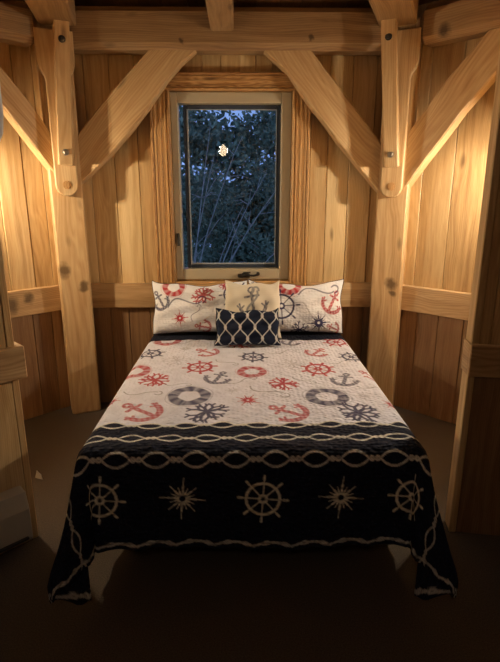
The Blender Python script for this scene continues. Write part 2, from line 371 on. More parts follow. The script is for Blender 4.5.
prail('trim_5', PL, 0.03); prail('trim_6', PR, 0.008)

# ------------------------------------------------------------------ window
win = struct(empty('window_1', (-0.07, 4.10, WZ0)))
mb = MB(); cw = 0.152; ty = 4.10-0.03
def fluted(mb, p0, p1, w, side):
    p0 = Vector(p0); p1 = Vector(p1); A = Vector(side).normalized()
    mb.beam(p0, p1, w, 0.06, side=side, ch=0.006, tone=-0.2)
    for k, hh in ((-0.42, 0.022), (-0.26, 0.012), (0.0, 0.008), (0.26, 0.012), (0.42, 0.022)):
        o = A*w*k+Vector((0, -0.03, 0)); mb.beam(p0+o, p1+o, w*0.12, hh, side=side, ch=0.004, tone=SEED.uniform(-1, 0.6))
fluted(mb, (WX0-cw/2, ty, 1.057), (WX0-cw/2, ty, 2.505), cw, (1, 0, 0))
fluted(mb, (WX1+0.07, ty, 1.057), (WX1+0.07, ty, 2.505), 0.14, (1, 0, 0))
fluted(mb, (WX0-cw, ty, 2.565), (WX1+0.14, ty, 2.565), 0.125, (0, 0, 1))
mb.box(WX0-cw, WX1+0.14, ty-0.03, 4.1, 0.99, 1.075, L=(1, 0, 0), ch=0.006)
mb.build('casing', OAKT, win)
mb = MB()
def picture(mb, x0, x1, z0, z1, wl, wr, wb_, wt, y0, y1, ch=0.004):
    mb.box(x0, x0+wl, y0, y1, z0, z1, ch=ch); mb.box(x1-wr, x1, y0, y1, z0, z1, ch=ch)
    mb.box(x0+wl, x1-wr, y0, y1, z0, z0+wb_, ch=ch, L=(1, 0, 0)); mb.box(x0+wl, x1-wr, y0, y1, z1-wt, z1, ch=ch, L=(1, 0, 0))
picture(mb, WX0+.002, WX1-.002, WZ0+.002, WZ1-.002, 0.052, 0.075, 0.085, 0.075, 4.075, 4.20)
mb.build('frame', VINYL, win)
mb = MB(); picture(mb, WX0+0.088, WX1-0.079, WZ0+0.087, WZ1-0.079, 0.028, 0.028, 0.03, 0.03, 4.150, 4.190)
sash = mb.build('sash', BRONZE, win)
mb = MB(); picture(mb, WX0+0.114, WX1-0.107, WZ0+0.117, WZ1-0.109, 0.012, 0.006, 0.012, 0.006, 4.146, 4.165, ch=0.002)
mb.build('bead', plain('pale_bead', (0.30, 0.33, 0.36), 0.4), win)
mb = MB(); mb._add([(WX0+0.114, 4.170, WZ0+0.117), (WX1-0.107, 4.170, WZ0+0.117), (WX1-0.107, 4.170, WZ1-0.109), (WX0+0.114, 4.170, WZ1-0.109),
                    (WX0+0.114, 4.174, WZ0+0.117), (WX1-0.107, 4.174, WZ0+0.117), (WX1-0.107, 4.174, WZ1-0.109), (WX0+0.114, 4.174, WZ1-0.109)],
                   [(0, 1, 2, 3), (7, 6, 5, 4), (0, 4, 5, 1), (1, 5, 6, 2), (2, 6, 7, 3), (3, 7, 4, 0)], (0, 0, 1)); mb.build('pane', GLASS, win)
mb = MB(); mb.box(-0.03, 0.07, 4.045, 4.078, 1.105, 1.135, L=(1, 0, 0), ch=0.006)
mb.tube([(0.0, 4.06, 1.12), (0.03, 4.03, 1.128), (0.10, 4.02, 1.125), (0.135, 4.02, 1.132)], [0.011, 0.009, 0.008, 0.009]); mb.lathe([(0.008, -0.004), (0.014, 0.002), (0.014, 0.018), (0.009, 0.024)], (0.135, 4.02, 1.13))
mb.tube([(0.0, 4.06, 1.12), (0.02, 4.035, 1.145), (0.075, 4.03, 1.150)], [0.009, 0.009, 0.006])
mb.build('crank_handle', IRON, win)
mb = MB(); mb.box(-0.512, -0.492, 4.052, 4.077, 1.36, 1.46, ch=0.004); mb.beam((-0.502, 4.052, 1.42), (-0.502, 4.030, 1.375), 0.012, 0.012, ch=0.002)
mb.build('lock_lever', IRON, win)

# ------------------------------------------------------------------ timber frame
def post(cx, cy, ang, label, plates, lean):
    """square oak post turned by ang about z, carrying a rounded pendant plate, a narrow board and bolts"""
    root = empty('timber_post', (cx, cy, 0)); tag(root, label, 'post', 'corner posts of the alcove')
    F = Vector((math.sin(ang), -math.cos(ang), 0)); S = Vector((math.cos(ang), math.sin(ang), 0)); hw = 0.115
    mb = MB(); mb.beam((cx, cy, 0), (cx, cy, 2.93), 2*hw, 2*hw, side=S, ch=0.012, tone=0.15); mb.build('shaft', OAKP, root)
    o = Vector((cx, cy, 0))+F*(hw+0.03)
    # wide plate with shoulders and round lower end
    zb, zs, zt = plates; n = 10; r_ = 0.078
    pts = [(r_*math.cos(math.pi+math.pi*i/n), zb+r_+r_*math.sin(math.pi+math.pi*i/n)) for i in range(n+1)]
    pts += [(r_, zs-0.03), (r_+0.008, zs), (0.115, zs+0.045), (0.125, zs+0.08), (0.125, zt), (-0.125, zt), (-0.125, zs+0.08), (-0.115, zs+0.045), (-r_-0.008, zs), (-r_, zs-0.03)]
    mb = MB(); mb.prism(pts, o+S*lean[2], S, (0, 0, 1), 0.06, (0, 0, 1), tone=0.5, bev=0.006); pl = mb.build('pendant_plate', OAKP, root)
    o2 = o+F*0.065+S*lean[2]; z0 = zb+0.215
    top = o2+S*lean[0]+F*lean[1]; a = Vector((o2.x, o2.y, z0)); b_ = Vector((top.x, top.y, zt+0.04))
    mb = MB(); mb.beam(a, b_, 0.10, 0.085, side=S, ch=0.006, tone=0.3); mb.build('hanger_board', OAKP, root)
    d = (b_-a).normalized()
    for k, zz in enumerate((0.085, (b_-a).length-0.12)):
        c = a+d*zz+F*0.042; mb = MB(); mb.lathe([(0.024, -0.004), (0.024, 0.002), (0.016, 0.003), (0.016, 0.012), (0.011, 0.016)], c, axis=F, seg=12)
        tb = mb.build('bolt', STEEL if k == 0 else IRON, root)
    c = o+S*lean[2]+F*0.03+Vector((0, 0, zb+0.08)); mb = MB(); mb.lathe([(0.03, -0.002), (0.03, 0.003), (0.022, 0.003), (0.022, 0.006), (0.006, 0.007)], c, axis=F, seg=16)
    mb.build('wood_plug', OAKT, root)
    return root, F, S
PLt, FL, SL = post(-1.335, 3.985, R(22.5), 'honey oak corner post at the left of the window, knots near rail height', (1.745, 2.55, 2.84), (0.05, 0.02, 0.0))
PRt, FR, SR = post(1.185, 3.985, R(-24.0), 'honey oak corner post at the right of the window, single dark knot at rail height', (1.735, 2.57, 2.85), (-0.07, 0.10, -0.005))

def tbeam(name, label, cat, p0, p1, w, h, side=None, ch=0.012, tone=0.0, group=None, mat=None):
    c = (Vector(p0)+Vector(p1))/2; mb = MB(); mb.beam(p0, p1, w, h, side=side, ch=ch, tone=tone); o = mb.build(name, mat or OAKB, None, origin=c); tag(o, label, cat, group); return o
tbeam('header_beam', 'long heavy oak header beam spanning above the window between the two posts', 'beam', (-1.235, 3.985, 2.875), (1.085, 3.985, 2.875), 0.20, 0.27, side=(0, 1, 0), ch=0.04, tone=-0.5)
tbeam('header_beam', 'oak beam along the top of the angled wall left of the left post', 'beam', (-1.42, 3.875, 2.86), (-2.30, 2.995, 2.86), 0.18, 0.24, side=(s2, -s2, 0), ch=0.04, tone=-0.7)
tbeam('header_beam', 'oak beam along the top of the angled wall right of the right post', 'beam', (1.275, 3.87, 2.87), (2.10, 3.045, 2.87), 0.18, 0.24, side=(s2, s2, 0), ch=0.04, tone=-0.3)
tbeam('ceiling_joist', 'short oak joist ending on the header beam above the window', 'joist', (-0.125, 3.88, 2.945), (-0.125, 0.4, 2.945), 0.16, 0.20, side=(1, 0, 0), tone=-0.3, group='joists under the ceiling')
def radial(px, py, tx, ty_, label):
    d = (Vector((tx, ty_, 0))-Vector((px, py, 0))).normalized(); a = Vector((px, py, 2.965))-d*0.06; b_ = a+d*3.4
    tbeam('ceiling_joist', label, 'joist', a, b_, 0.19, 0.25, side=(0, 0, 1), tone=-0.1, group='joists under the ceiling')
radial(-1.235, 3.80, -0.75, 1.2, 'oak joist running forward from the top of the left post')
radial(1.06, 3.78, 0.0, 1.2, 'oak joist running forward from the top of the right post')

def brace(label, pts, o, X, depth=0.10, tone=0.2):
    """curved knee brace: outline pts in the (X, z) frame at o"""
    mb = MB(); c = Vector(o)+Vector(X)*(sum(p[0] for p in pts)/len(pts))+Vector((0, 0, sum(p[1] for p in pts)/len(pts)))
    L = Vector(X)*(pts[-1][0]-pts[len(pts)//2][0])+Vector((0, 0, pts[-1][1]-pts[len(pts)//2][1]))
    a = pts[0]; b_ = pts[len(pts)//2-1]; L = Vector(X)*(b_[0]-a[0])+Vector((0, 0, b_[1]-a[1]))
    mb.prism(pts, o, X, (0, 0, 1), depth, L, tone=tone, bev=0.01); ob = mb.build('knee_brace', OAKP, None, origin=c); tag(ob, label, 'brace', 'curved knee braces on the posts'); return ob
brace('curved oak knee brace rising right from the left post to the header beam', [(-1.25, 1.80), (-1.12, 1.905), (-0.96, 2.045), (-0.81, 2.20), (-0.67, 2.36), (-0.53, 2.54), (-0.42, 2.655), (-0.30, 2.75), (-0.64, 2.75), (-0.86, 2.535), (-1.02, 2.375), (-1.25, 2.12)], (0, 3.975, 0), (1, 0, 0))
brace('curved oak knee brace rising left from the right post to the header beam', [(1.10, 1.72), (0.97, 1.86), (0.85, 1.99), (0.73, 2.12), (0.60, 2.28), (0.49, 2.40), (0.34, 2.60), (0.155, 2.75), (0.50, 2.75), (0.61, 2.62), (0.72, 2.50), (1.10, 2.06)], (0, 3.975, 0), (1, 0, 0))
# angled-wall braces; u runs along the wall away from the post
brace('curved oak knee brace right of the right post climbing the angled wall', [(0.00, 1.79), (0.13, 1.965), (0.26, 2.13), (0.38, 2.29), (0.51, 2.43), (0.66, 2.60), (0.80, 2.76), (0.50, 2.76), (0.26, 2.515), (0.00, 2.19)], (1.245, 3.885, 0), (s2, -s2, 0))
brace('curved oak knee brace left of the left post climbing the angled wall', [(0.00, 1.89), (0.16, 2.10), (0.31, 2.30), (0.45, 2.46), (0.60, 2.62), (0.74, 2.75), (0.50, 2.75), (0.28, 2.53), (0.14, 2.37), (0.00, 2.17)], (-1.38, 3.885, 0), (-s2, -s2, 0))

# ------------------------------------------------------------------ bed
BX = 0.048; ZT = 0.69; YH = 3.74; YF = 1.93; WH = 0.775; ER = 0.075
bed = empty('bed', (BX, 2.85, 0)); tag(bed, 'queen bed with dark low frame hidden under the nautical quilt, head at the window', 'bed')
def rbox(name, x0, x1, y0, y1, z0, z1, r_, mat, parent):
    bm = bmesh.new(); bmesh.ops.create_cube(bm, size=1)
    for v in bm.verts: v.co = Vector(((x0+x1)/2+v.co.x*(x1-x0), (y0+y1)/2+v.co.y*(y1-y0), (z0+z1)/2+v.co.z*(z1-z0)))
    bmesh.ops.bevel(bm, geom=bm.edges[:], offset=r_, segments=4, affect='EDGES', profile=0.6)
    if parent:
        inv = parent_matrix(parent).inverted()
        for v in bm.verts: v.co = inv @ v.co
    me = bpy.data.meshes.new(name); bm.to_mesh(me); bm.free(); me.materials.append(mat)
    for p in me.polygons: p.use_smooth = True
    o = bpy.data.objects.new(name, me); C.objects.link(o); o.parent = parent; return o
rbox('mattress', BX-0.75, BX+0.75, 1.965, 4.0, 0.40, 0.672, 0.05, MATT, bed)
rbox('box_spring', BX-0.74, BX+0.74, 1.985, 4.0, 0.22, 0.40, 0.02, BLACKF, bed)
rbox('bed_frame', BX-0.73, BX+0.73, 2.01, 4.0, 0.15, 0.22, 0.008, DWOOD, bed)
for lx in (-0.60, 0.60):
    for ly in (2.30, 3.9):
        mb = MB(); mb.lathe([(0.028, 0), (0.032, 0.01), (0.034, 0.15)], (BX+lx, ly, 0)); mb.build('leg', DWOOD, bed)

# ------------------------------------------------------------------ printed motifs (fabric design)
def unit_segments(kind, seed=0):
    rs = random.Random(seed); S = []
    def circ(cx, cy, r_, n=20, a0=0, a1=360, w=0.1, ry=None):
        P = [(cx+r_*math.cos(R(a0+(a1-a0)*i/n)), cy+(ry or r_)*math.sin(R(a0+(a1-a0)*i/n))) for i in range(n+1)]
        for i in range(n): S.append((*P[i], *P[i+1], w))
    if kind == 'wheel':
        circ(0, 0, 0.66, w=0.085); circ(0, 0, 0.16, n=8, w=0.08)
        for k in range(8):
            a = R(45*k+4); S.append((0.1*math.cos(a), 0.1*math.sin(a), 0.98*math.cos(a), 0.98*math.sin(a), 0.04)); S.append((0.82*math.cos(a), 0.82*math.sin(a), 0.97*math.cos(a), 0.97*math.sin(a), 0.075))
    elif kind == 'star':
        for k in range(16):
            a = R(22.5*k+5); q = 1.0 if k % 4 == 0 else (0.8 if k % 2 == 0 else 0.55); S.append((0.18*math.cos(a), 0.18*math.sin(a), q*0.6*math.cos(a), q*0.6*math.sin(a), 0.07)); S.append((q*0.5*math.cos(a), q*0.5*math.sin(a), q*math.cos(a), q*math.sin(a), 0.03))
    elif kind == 'anchor':
        S.append((0, 0.62, 0, -0.72, 0.11)); circ(0, 0.78, 0.16, n=10, w=0.07); S.append((-0.38, 0.42, 0.38, 0.42, 0.08))
        circ(0, -0.05, 0.72, n=16, a0=195, a1=345, w=0.13)
        for sx in (-1, 1): S.append((sx*0.70, -0.24, sx*0.86, -0.02, 0.06)); S.append((sx*0.70, -0.24, sx*0.50, -0.06, 0.06)); S.append((sx*0.7, -0.28, sx*0.73, 0.06, 0.07))
    elif kind == 'coral':
        def br(x, y, a, l, w, d):
            x2 = x+l*math.cos(a); y2 = y+l*math.sin(a); S.append((x, y, x2, y2, w))
            if d:
                for k in range(2): br(x2, y2, a+(k*2-1)*rs.uniform(0.35, 0.9), l*rs.uniform(0.55, 0.8), w*0.8, d-1)
        for k in range(8): br(0, 0, k*0.785+rs.uniform(-0.25, 0.25), rs.uniform(0.34, 0.46), 0.065, 2)
    elif kind == 'rope':
        P = [(-1+2*i/30, 0.35*math.sin(i/30*6.0)*(1-0.3*i/30)) for i in range(31)]
        for i in range(26): S.append((*P[i], *P[i+1], 0.035))
        circ(0.80, -0.12, 0.2, n=8, a0=-90, a1=130, w=0.035)
    elif kind == 'ring':
        pass
    return S
def paint(P, col, kind, cx, cy, r_, colour, rot=0.0, sy=1.0, alpha=1.0, seed=0, wk=1.0):
    """print one motif of radius r_ at (cx,cy) of the cloth coordinates P onto col"""
    idx = np.where((np.abs(P[:, 0]-cx) < r_*1.3) & (np.abs(P[:, 1]-cy) < r_*1.3*sy))[0]
    if len(idx) == 0: return
    q = (P[idx]-np.array([cx, cy]))/np.array([r_, r_*sy]); c_, s_ = math.cos(rot), math.sin(rot)
    q = np.stack([q[:, 0]*c_+q[:, 1]*s_, -q[:, 0]*s_+q[:, 1]*c_], 1); a = np.zeros(len(idx)); aa = max(0.03, 0.0028/r_)
    if kind == 'ring':
        d = np.hypot(q[:, 0], q[:, 1]*1.0); th = np.arctan2(q[:, 1], q[:, 0])
        e = 0.24+0.02*np.sin(5*th); a = np.clip((e-np.abs(d-0.74))/0.07+0.5, 0, 1); band = (np.abs(np.sin(2*th+0.6)) < 0.16)
        a = a*np.where(band, 0.75, 1)*(0.85+0.15*np.sin(9*th+3*d)); h = np.clip((0.025-np.abs(d-1.08-0.05*np.sin(4*th)))/0.03+0.5, 0, 1)*0.35; a = np.maximum(a, h)
    else:
        for x0, y0, x1, y1, w_ in unit_segments(kind, seed):
            w_ = w_*wk; dx, dy = x1-x0, y1-y0; l2 = dx*dx+dy*dy+1e-9; t = np.clip(((q[:, 0]-x0)*dx+(q[:, 1]-y0)*dy)/l2, 0, 1)
            d = np.hypot(q[:, 0]-x0-t*dx, q[:, 1]-y0-t*dy); a = np.maximum(a, np.clip((w_-d)/aa+0.5, 0, 1))
        if kind == 'anchor':
            mot = 0.8+0.2*np.sin(q[:, 0]*23+seed)*np.sin(q[:, 1]*19+1.3*seed); a = a*mot
    a = (a*alpha)[:, None]; col[idx] = col[idx]*(1-a)+np.array(colour)*a
def chain(u, v, v0, P_, amp, wid, big=0.70):
    """double-rope chain along u centred on v=v0: open loops joined by short twists; returns coverage"""
    x = np.mod(u, P_)/P_; inl = x < big
    y = np.where(inl, amp*np.sin(np.pi*x/big)**0.8 if True else 0, 0.22*amp*np.abs(np.sin(2*np.pi*(x-big)/(1-big))))
    d = np.minimum(np.abs(v-v0-y), np.abs(v-v0+y)); strand = 0.86+0.14*np.sin(u*900+v*500)
    return np.clip((wid-d)/0.0025+0.5, 0, 1)*strand
RED = (0.44, 0.035, 0.045); NAV = (0.045, 0.045, 0.11); GRY = (0.30, 0.29, 0.30); CREAM = (0.77, 0.785, 0.90); NAVYB = (0.011, 0.014, 0.028); ROPE = (0.74, 0.73, 0.68)

def grid_object(name, P3, nu, nv, gc, col, mat, parent=None, closed=False):
    me = bpy.data.meshes.new(name)
    i, j = np.meshgrid(np.arange(nu-1), np.arange(nv-1), indexing='ij'); a = (i*nv+j).ravel()
    F = np.stack([a, a+nv, a+nv+1, a+1], 1)
    me.vertices.add(len(P3)); me.vertices.foreach_set('co', P3.astype(np.float32).ravel())
    me.loops.add(F.size); me.loops.foreach_set('vertex_index', F.astype(np.int32).ravel())
    me.polygons.add(len(F)); me.polygons.foreach_set('loop_start', np.arange(0, F.size, 4, dtype=np.int32))
    me.update(calc_edges=True); me.polygons.foreach_set('use_smooth', np.ones(len(F), dtype=bool))
    at = me.attributes.new('gc', 'FLOAT_VECTOR', 'POINT'); at.data.foreach_set('vector', gc.astype(np.float32).ravel())
    ac = me.attributes.new('col', 'FLOAT_COLOR', 'POINT'); c4 = np.concatenate([np.clip(col, 0, 1), np.ones((len(col), 1))], 1); ac.data.foreach_set('color', c4.astype(np.float32).ravel())
    me.materials.append(mat); me.validate(); o = bpy.data.objects.new(name, me); C.objects.link(o); o.parent = parent; return o

# ------------------------------------------------------------------ quilt
def make_quilt():
    TL = YH-YF; A = 0.56; B = 0.515; T0 = TL-ER; S0 = WH-ER
    nu, nv = 560, 560
    su = np.linspace(-1, 1, nu); tv = np.linspace(0, 1, nv)
    U, V = np.meshgrid(su, tv, indexing='ij')
    TH = -0.21; s = U*(S0+A); tend = T0+B+0.008-0.018*np.abs(np.sin(np.pi*s/0.172)); t = TH+V*(tend-TH)
    s = s*(1+0.006*np.cos(2*np.pi*t/0.172)*(np.abs(U) > 0.97))
    s = s.ravel(); t = t.ravel()
    sg = np.sign(s); a = np.maximum(0, np.abs(s)-S0); b_ = np.maximum(0, t-T0); r_ = np.hypot(a, b_); th = np.arctan2(b_, a)
    q = math.pi*ER/2; arc = r_ < q
    h = np.where(arc, ER*np.sin(r_/ER), ER+0.05*(r_-q)); dz = np.where(arc, ER*(1-np.cos(r_/ER)), ER+(r_-q)*0.995)
    # soft folds on the hanging sides
    hang = np.clip((r_-q)/0.3, 0, 1)
    side_w = np.cos(th)**2
    h = h + hang*(0.014*np.sin(t*9.0+sg)*side_w*(th < 1.5) + 0.010*np.sin(s*7.5+0.6)*(1-side_w)*(b_ > 0))
    k = (a > 0) & (b_ > 0)
    ox = h*np.cos(th); oy = h*np.sin(th)
    # corner: the surplus cloth gathers into a flap turned toward the front
    w_ = np.where(k, np.clip(r_/0.60, 0, 1.1)**1.3, 0)
    tt = [0, 0.2, 0.42, 0.56, 0.71, 0.9, 1.1, 1.35, 1.5708]
    fx = np.interp(th, tt, [0.095, 0.08, 0.01, 0.06, 0.135, 0.10, 0.04, -0.01, 0.0])
    fy = np.interp(th, tt, [0.0, 0.10, 0.20, 0.215, 0.27, 0.275, 0.23, 0.15, 0.098])
    ox = ox*(1-w_)+fx*w_; oy = oy*(1-w_)+fy*w_
    fd = np.interp(th, tt, [1, 1.05, 1.14, 1.0, 0.78, 0.86, 0.93, 0.99, 1.0])
    z = ZT - np.where(k, dz*(1-(1-fd)*np.clip(w_, 0, 1)), dz)
    z = np.maximum(z, 0.015)
    top = (0.004*np.sin(s*11)*np.sin(t*7+1)+0.0015*np.sin(s*60)*np.sin(t*52))*np.clip(1-r_/0.05, 0, 1)
    X = BX+np.where(a > 0, sg*(S0+ox), s); Y = YH-np.where(b_ > 0, T0+oy, t); Z = z+top
    P3 = np.stack([X, Y, Z], 1); P = np.stack([s, t], 1)
    # ---- design
    col = np.tile(np.array(CREAM), (len(s), 1)); rng = np.random.RandomState(3)
    mott = 0.06*np.sin(s*31+2*np.sin(t*17))*np.sin(t*27+2*np.sin(s*13)); col = col*(1+mott[:, None])
    col += (rng.rand(len(s), 1)-0.5)*0.05
    M = [('ring', -0.604, 0.103, 0.105, RED), ('anchor', -0.291, 0.386, 0.10, RED), ('wheel', -0.68, 0.42, 0.10, NAV), ('wheel', -0.315, 0.706, 0.11, RED),
         ('wheel', 0.029, 0.50, 0.10, NAV), ('ring', -0.715, 0.775, 0.10, RED), ('coral', -0.564, 0.937, 0.105, RED), ('anchor', -0.191, 0.90, 0.10, NAV),
         ('ring', 0.015, 0.80, 0.095, RED), ('anchor', 0.477, 0.41, 0.10, RED), ('wheel', 0.434, 0.757, 0.11, RED), ('wheel', 0.70, 0.50, 0.09, NAV),
         ('anchor', 0.565, 0.95, 0.10, NAV), ('anchor', 0.735, 0.86, 0.075, RED), ('coral', 0.191, 1.016, 0.10, RED), ('ring', -0.335, 1.185, 0.12, NAV),
         ('ring', 0.415, 1.21, 0.12, NAV), ('star', -0.755, 1.23, 0.06, RED), ('star', -0.016, 1.25, 0.07, RED), ('star', 0.745, 1.30, 0.055, RED),
         ('anchor', -0.56, 1.38, 0.125, RED), ('anchor', 0.19, 1.40, 0.115, RED), ('coral', -0.225, 1.40, 0.12, NAV), ('coral', 0.536, 1.42, 0.12, NAV),
         ('ring', 0.13, 0.10, 0.10, RED), ('coral', -0.06, 0.20, 0.10, RED), ('anchor', 0.32, 0.14, 0.09, NAV), ('wheel', 0.66, 0.16, 0.1, RED), ('star', -0.45, 0.30, 0.06, GRY)]
    for n_, (kd, cx, cy, r1, c1) in enumerate(M):
        rot = {'anchor': (0.9, -0.9, 0.7, -0.8, 0.6)[n_ % 5] if c1 == RED else 0.35}.get(kd, 0.2*(n_ % 4))
        if kd == 'anchor': rot += math.pi      # upright as seen from the foot
        if (kd, cx) in (('anchor', -0.56), ('anchor', 0.19)): rot = math.pi-1.0
        paint(P, col, kd, cx, cy, r1, c1, rot=rot, alpha=0.92 if c1 != GRY else 0.5, seed=n_, wk=1.25 if kd == 'coral' else 1.1, sy=1.15 if kd != 'ring' else 1.1)
    for n_, (cx, cy, r1) in enumerate([(-0.45, 0.14, 0.09), (-0.60, 1.14, 0.11), (0.10, 1.13, 0.13), (-0.05, 0.95, 0.10), (0.70, 1.08, 0.09), (-0.15, 0.62, 0.09), (0.60, 0.62, 0.08), (-0.42, 1.02, 0.08), (0.32, 0.95, 0.08), (0.25, 0.38, 0.1)]):
        paint(P, col, 'rope', cx, cy, r1, (0.20, 0.21, 0.24), rot=0.5*(n_ % 3)-0.3, alpha=0.7)
    for n_, (cx, cy, r1) in enumerate([(-0.48, 0.56, 0.12), (0.28, 0.66, 0.12), (-0.1, 1.1, 0.07), (0.62, 1.2, 0.07), (0.2, 0.25, 0.1)]):
        paint(P, col, 'coral' if n_ < 2 else 'star', cx, cy, r1, (0.36, 0.36, 0.42), alpha=0.55, seed=40+n_, wk=0.55)
    # navy head band, navy border field
    e0 = 0.088; col[t < e0] = NAVYB
    row0 = 1.553; P_ = 0.172
    bound = row0
    nb = t > bound
    # the white field dips between rope loops
    x = np.mod(s+0.03, P_)/P_; lobe = np.where(x < 0.70, 0.028*np.sin(np.pi*x/0.70), 0.0); nb = t > bound - lobe
    base = np.array(NAVYB)*(1+0.5*mott[:, None]*4)
    col = np.where(nb[:, None], base, col)
    sh = ((rng.rand(len(s)) > 0.93) & nb); col[sh] *= 2.2
    for v0, ph, am in ((row0, 0.03, 0.028), (1.682, 0.09, 0.029), (1.818, 0.135, 0.033)):
        c = chain(s+ph, t, v0, P_, am, 0.0062)[:, None]; col = col*(1-c)+np.array(ROPE)*c*1.0
    hz = T0+B-0.022; c = (chain(s+0.05, t, hz-0.012*np.abs(np.sin(np.pi*s/P_))*1.6+0.006, P_*0.5, 0.006, 0.0055, big=0.5)*(b_ > 0.2))[:, None]; col = col*(1-c)+np.array(ROPE)*0.8*c
    for sgn in (-1, 1):
        m_ = (t > 1.86)
        c = (chain(t+0.02, s*sgn, S0+0.21, P_, 0.028, 0.006)*m_)[:, None]; col = col*(1-c)+np.array(ROPE)*0.75*c
        hs = S0+A-0.022; c = (chain(t, s*sgn, hs, P_*0.5, 0.006, 0.0055, big=0.5))[:, None]*(t > row0)[:, None]; col = col*(1-c)+np.array(ROPE)*0.75*c
    for cx, kd, r1 in ((-0.668, 'wheel', 0.112), (0.042, 'wheel', 0.112), (0.705, 'wheel', 0.112), (-0.31, 'star', 0.10), (0.385, 'star', 0.10)):
        paint(P, col, kd, cx, T0+0.268, r1, (0.80, 0.76, 0.62), alpha=1.0, wk=0.66)
    o = grid_object('quilt', P3, nu, nv, np.stack([s, t, 0*s], 1), col, QUILT)
    md = o.modifiers.new('thickness', 'SOLIDIFY'); md.thickness = 0.007; md.offset = 1.0
    tag(o, 'nautical quilt on the bed, white with red and navy motifs and navy rope border', 'quilt'); return o
make_quilt()

# ------------------------------------------------------------------ pillows
def outline(u, v, W, H, sag, n_):
    x = W/2*u*(1-0.05*(1-v**2)*(abs(u)**6)) + 0.006*np.sin(v*5+n_)*u*u*u
    z = H/2*v*(1-0.07*(1-u**2)*(abs(v)**6)) - sag*(1-u**2)*(v > 0)*v + 0.009*np.sin(u*6.3+n_)*(v > 0)*v*v + 0.014*(v > 0)*(abs(u)**8)*v*v
    return x, z
def pillow(name, label, W, H, T, loc, tilt, mat, design, rz=0.0, roll=0.0, piping=None, n=150, group=None, sag=0.0, cat='pillow'):
    """cushion standing on its lower edge at loc, leaning back by tilt; design(P)->colours for the front cloth"""
    root = empty(name, loc, rz); root.rotation_euler = (R(-tilt), R(roll), rz); tag(root, label, cat, group)
    u = np.linspace(-1, 1, n); U, V = np.meshgrid(u, u, indexing='ij'); U = U.ravel(); V = V.ravel()
    for side, nm in ((-1, 'front_cover'), (1, 'back_cover')):
        x, z = outline(U, V, W, H, sag, loc[0]*7)
        pr = (np.clip(1-np.abs(U)**2.6, 0, 1)*np.clip(1-np.abs(V)**2.6, 0, 1))**0.45
        y = side*T/2*pr + 0.006*side*pr*(np.sin(U*9+V*4)+np.sin(V*11-U*5))
        y = y + np.where(V < 0, 0.0, 0.0)
        P3 = np.stack([x, y, z+H/2], 1); P = np.stack([U*W/2, V*H/2], 1); c = design(P)
        if side == 1:
            idx = np.arange(n*n).reshape(n, n)[::-1].ravel(); P3 = P3[idx]; P = P[idx]; c = c[idx]
        grid_object(nm, P3, n, n, np.stack([P[:, 0], P[:, 1], 0*U], 1), c, mat, root)
    if piping:
        path = []
        for k in range(4):
            for i in range(24):
                f = -1+2*i/24; uu, vv = ((f, -1), (1, f), (-f, 1), (-1, -f))[k]
                xx, zz = outline(uu, vv, W, H, sag, loc[0]*7); path.append((float(xx), 0, float(zz)+H/2))
        mb = MB(); mb.tube(path, 0.004, seg=6, closed=True); M_ = parent_matrix(root); mb.v = [tuple(M_ @ Vector(v)) for v in mb.v]; mb.build('piping', piping, root, smooth=True)
    return root
def d_sham_left(P):
    col = np.tile(np.array((0.83, 0.84, 0.88)), (len(P), 1)); g = lambda *a, **k: paint(P, col, *a, **k)
    g('coral', 0.03, 0.10, 0.10, RED, seed=5, wk=1.3, alpha=0.9); g('star', -0.15, -0.09, 0.065, RED); g('rope', -0.10, 0.04, 0.15, NAV, rot=0.3, alpha=0.8); g('rope', -0.03, -0.05, 0.07, NAV, rot=1.2, alpha=0.8)
    g('ring', -0.20, 0.17, 0.09, RED); g('anchor', -0.31, 0.05, 0.09, NAV, rot=0.5); g('anchor', 0.03, -0.16, 0.07, RED, rot=1.4); g('wheel', 0.27, 0.10, 0.12, NAV, wk=0.6); g('anchor', 0.26, -0.12, 0.10, RED, rot=-0.6); g('coral', 0.19, 0.18, 0.05, RED, seed=9)
    return col
def d_sham_right(P):
    col = np.tile(np.array((0.83, 0.84, 0.88)), (len(P), 1)); g = lambda *a, **k: paint(P, col, *a, **k)
    g('ring', -0.06, 0.19, 0.10, RED); g('wheel', -0.12, 0.0, 0.145, NAV, wk=0.6); g('anchor', 0.28, 0.03, 0.105, RED, rot=-0.5); g('star', 0.17, -0.13, 0.09, NAV); g('rope', 0.17, 0.13, 0.16, NAV, rot=0.2, alpha=0.8)
    g('coral', -0.31, 0.14, 0.08, NAV, seed=3); g('coral', 0.02, -0.19, 0.08, NAV, seed=12); g('rope', 0.08, -0.03, 0.12, GRY, rot=-0.4, alpha=0.5); g('anchor', 0.29, -0.17, 0.06, RED, rot=1.2); g('anchor', -0.25, -0.1, 0.09, RED)
    return col
pillow('pillow', 'white quilted sham with red coral and star print leaning left of centre under the window', 0.745, 0.415, 0.17, (-0.325, 3.80, ZT+0.012), 18, SHAM, d_sham_left, rz=R(1.5), piping=NAVYP, group='printed shams', sag=0.022)
pillow('pillow', 'white quilted sham with red anchor and navy ship wheel, right of centre below window', 0.745, 0.415, 0.17, (0.430, 3.80, ZT+0.012), 18, SHAM, d_sham_right, rz=R(-1.5), piping=NAVYP, group='printed shams', sag=0.022)
def d_anchor(P):
    col = np.tile(np.array((0.76, 0.70, 0.58)), (len(P), 1))
    line = 0.02*np.sin(P[:, 1:2]*420); col = col*(1+line)
    S = lambda *a, **k: paint(P, col, *a, **k)
    S('anchor', 0.0, 0.045, 0.135, (0.10, 0.10, 0.14), rot=0.12, wk=0.75); S('rope', 0.0, 0.05, 0.12, (0.32, 0.31, 0.30), rot=1.5, wk=1.8)
    return col
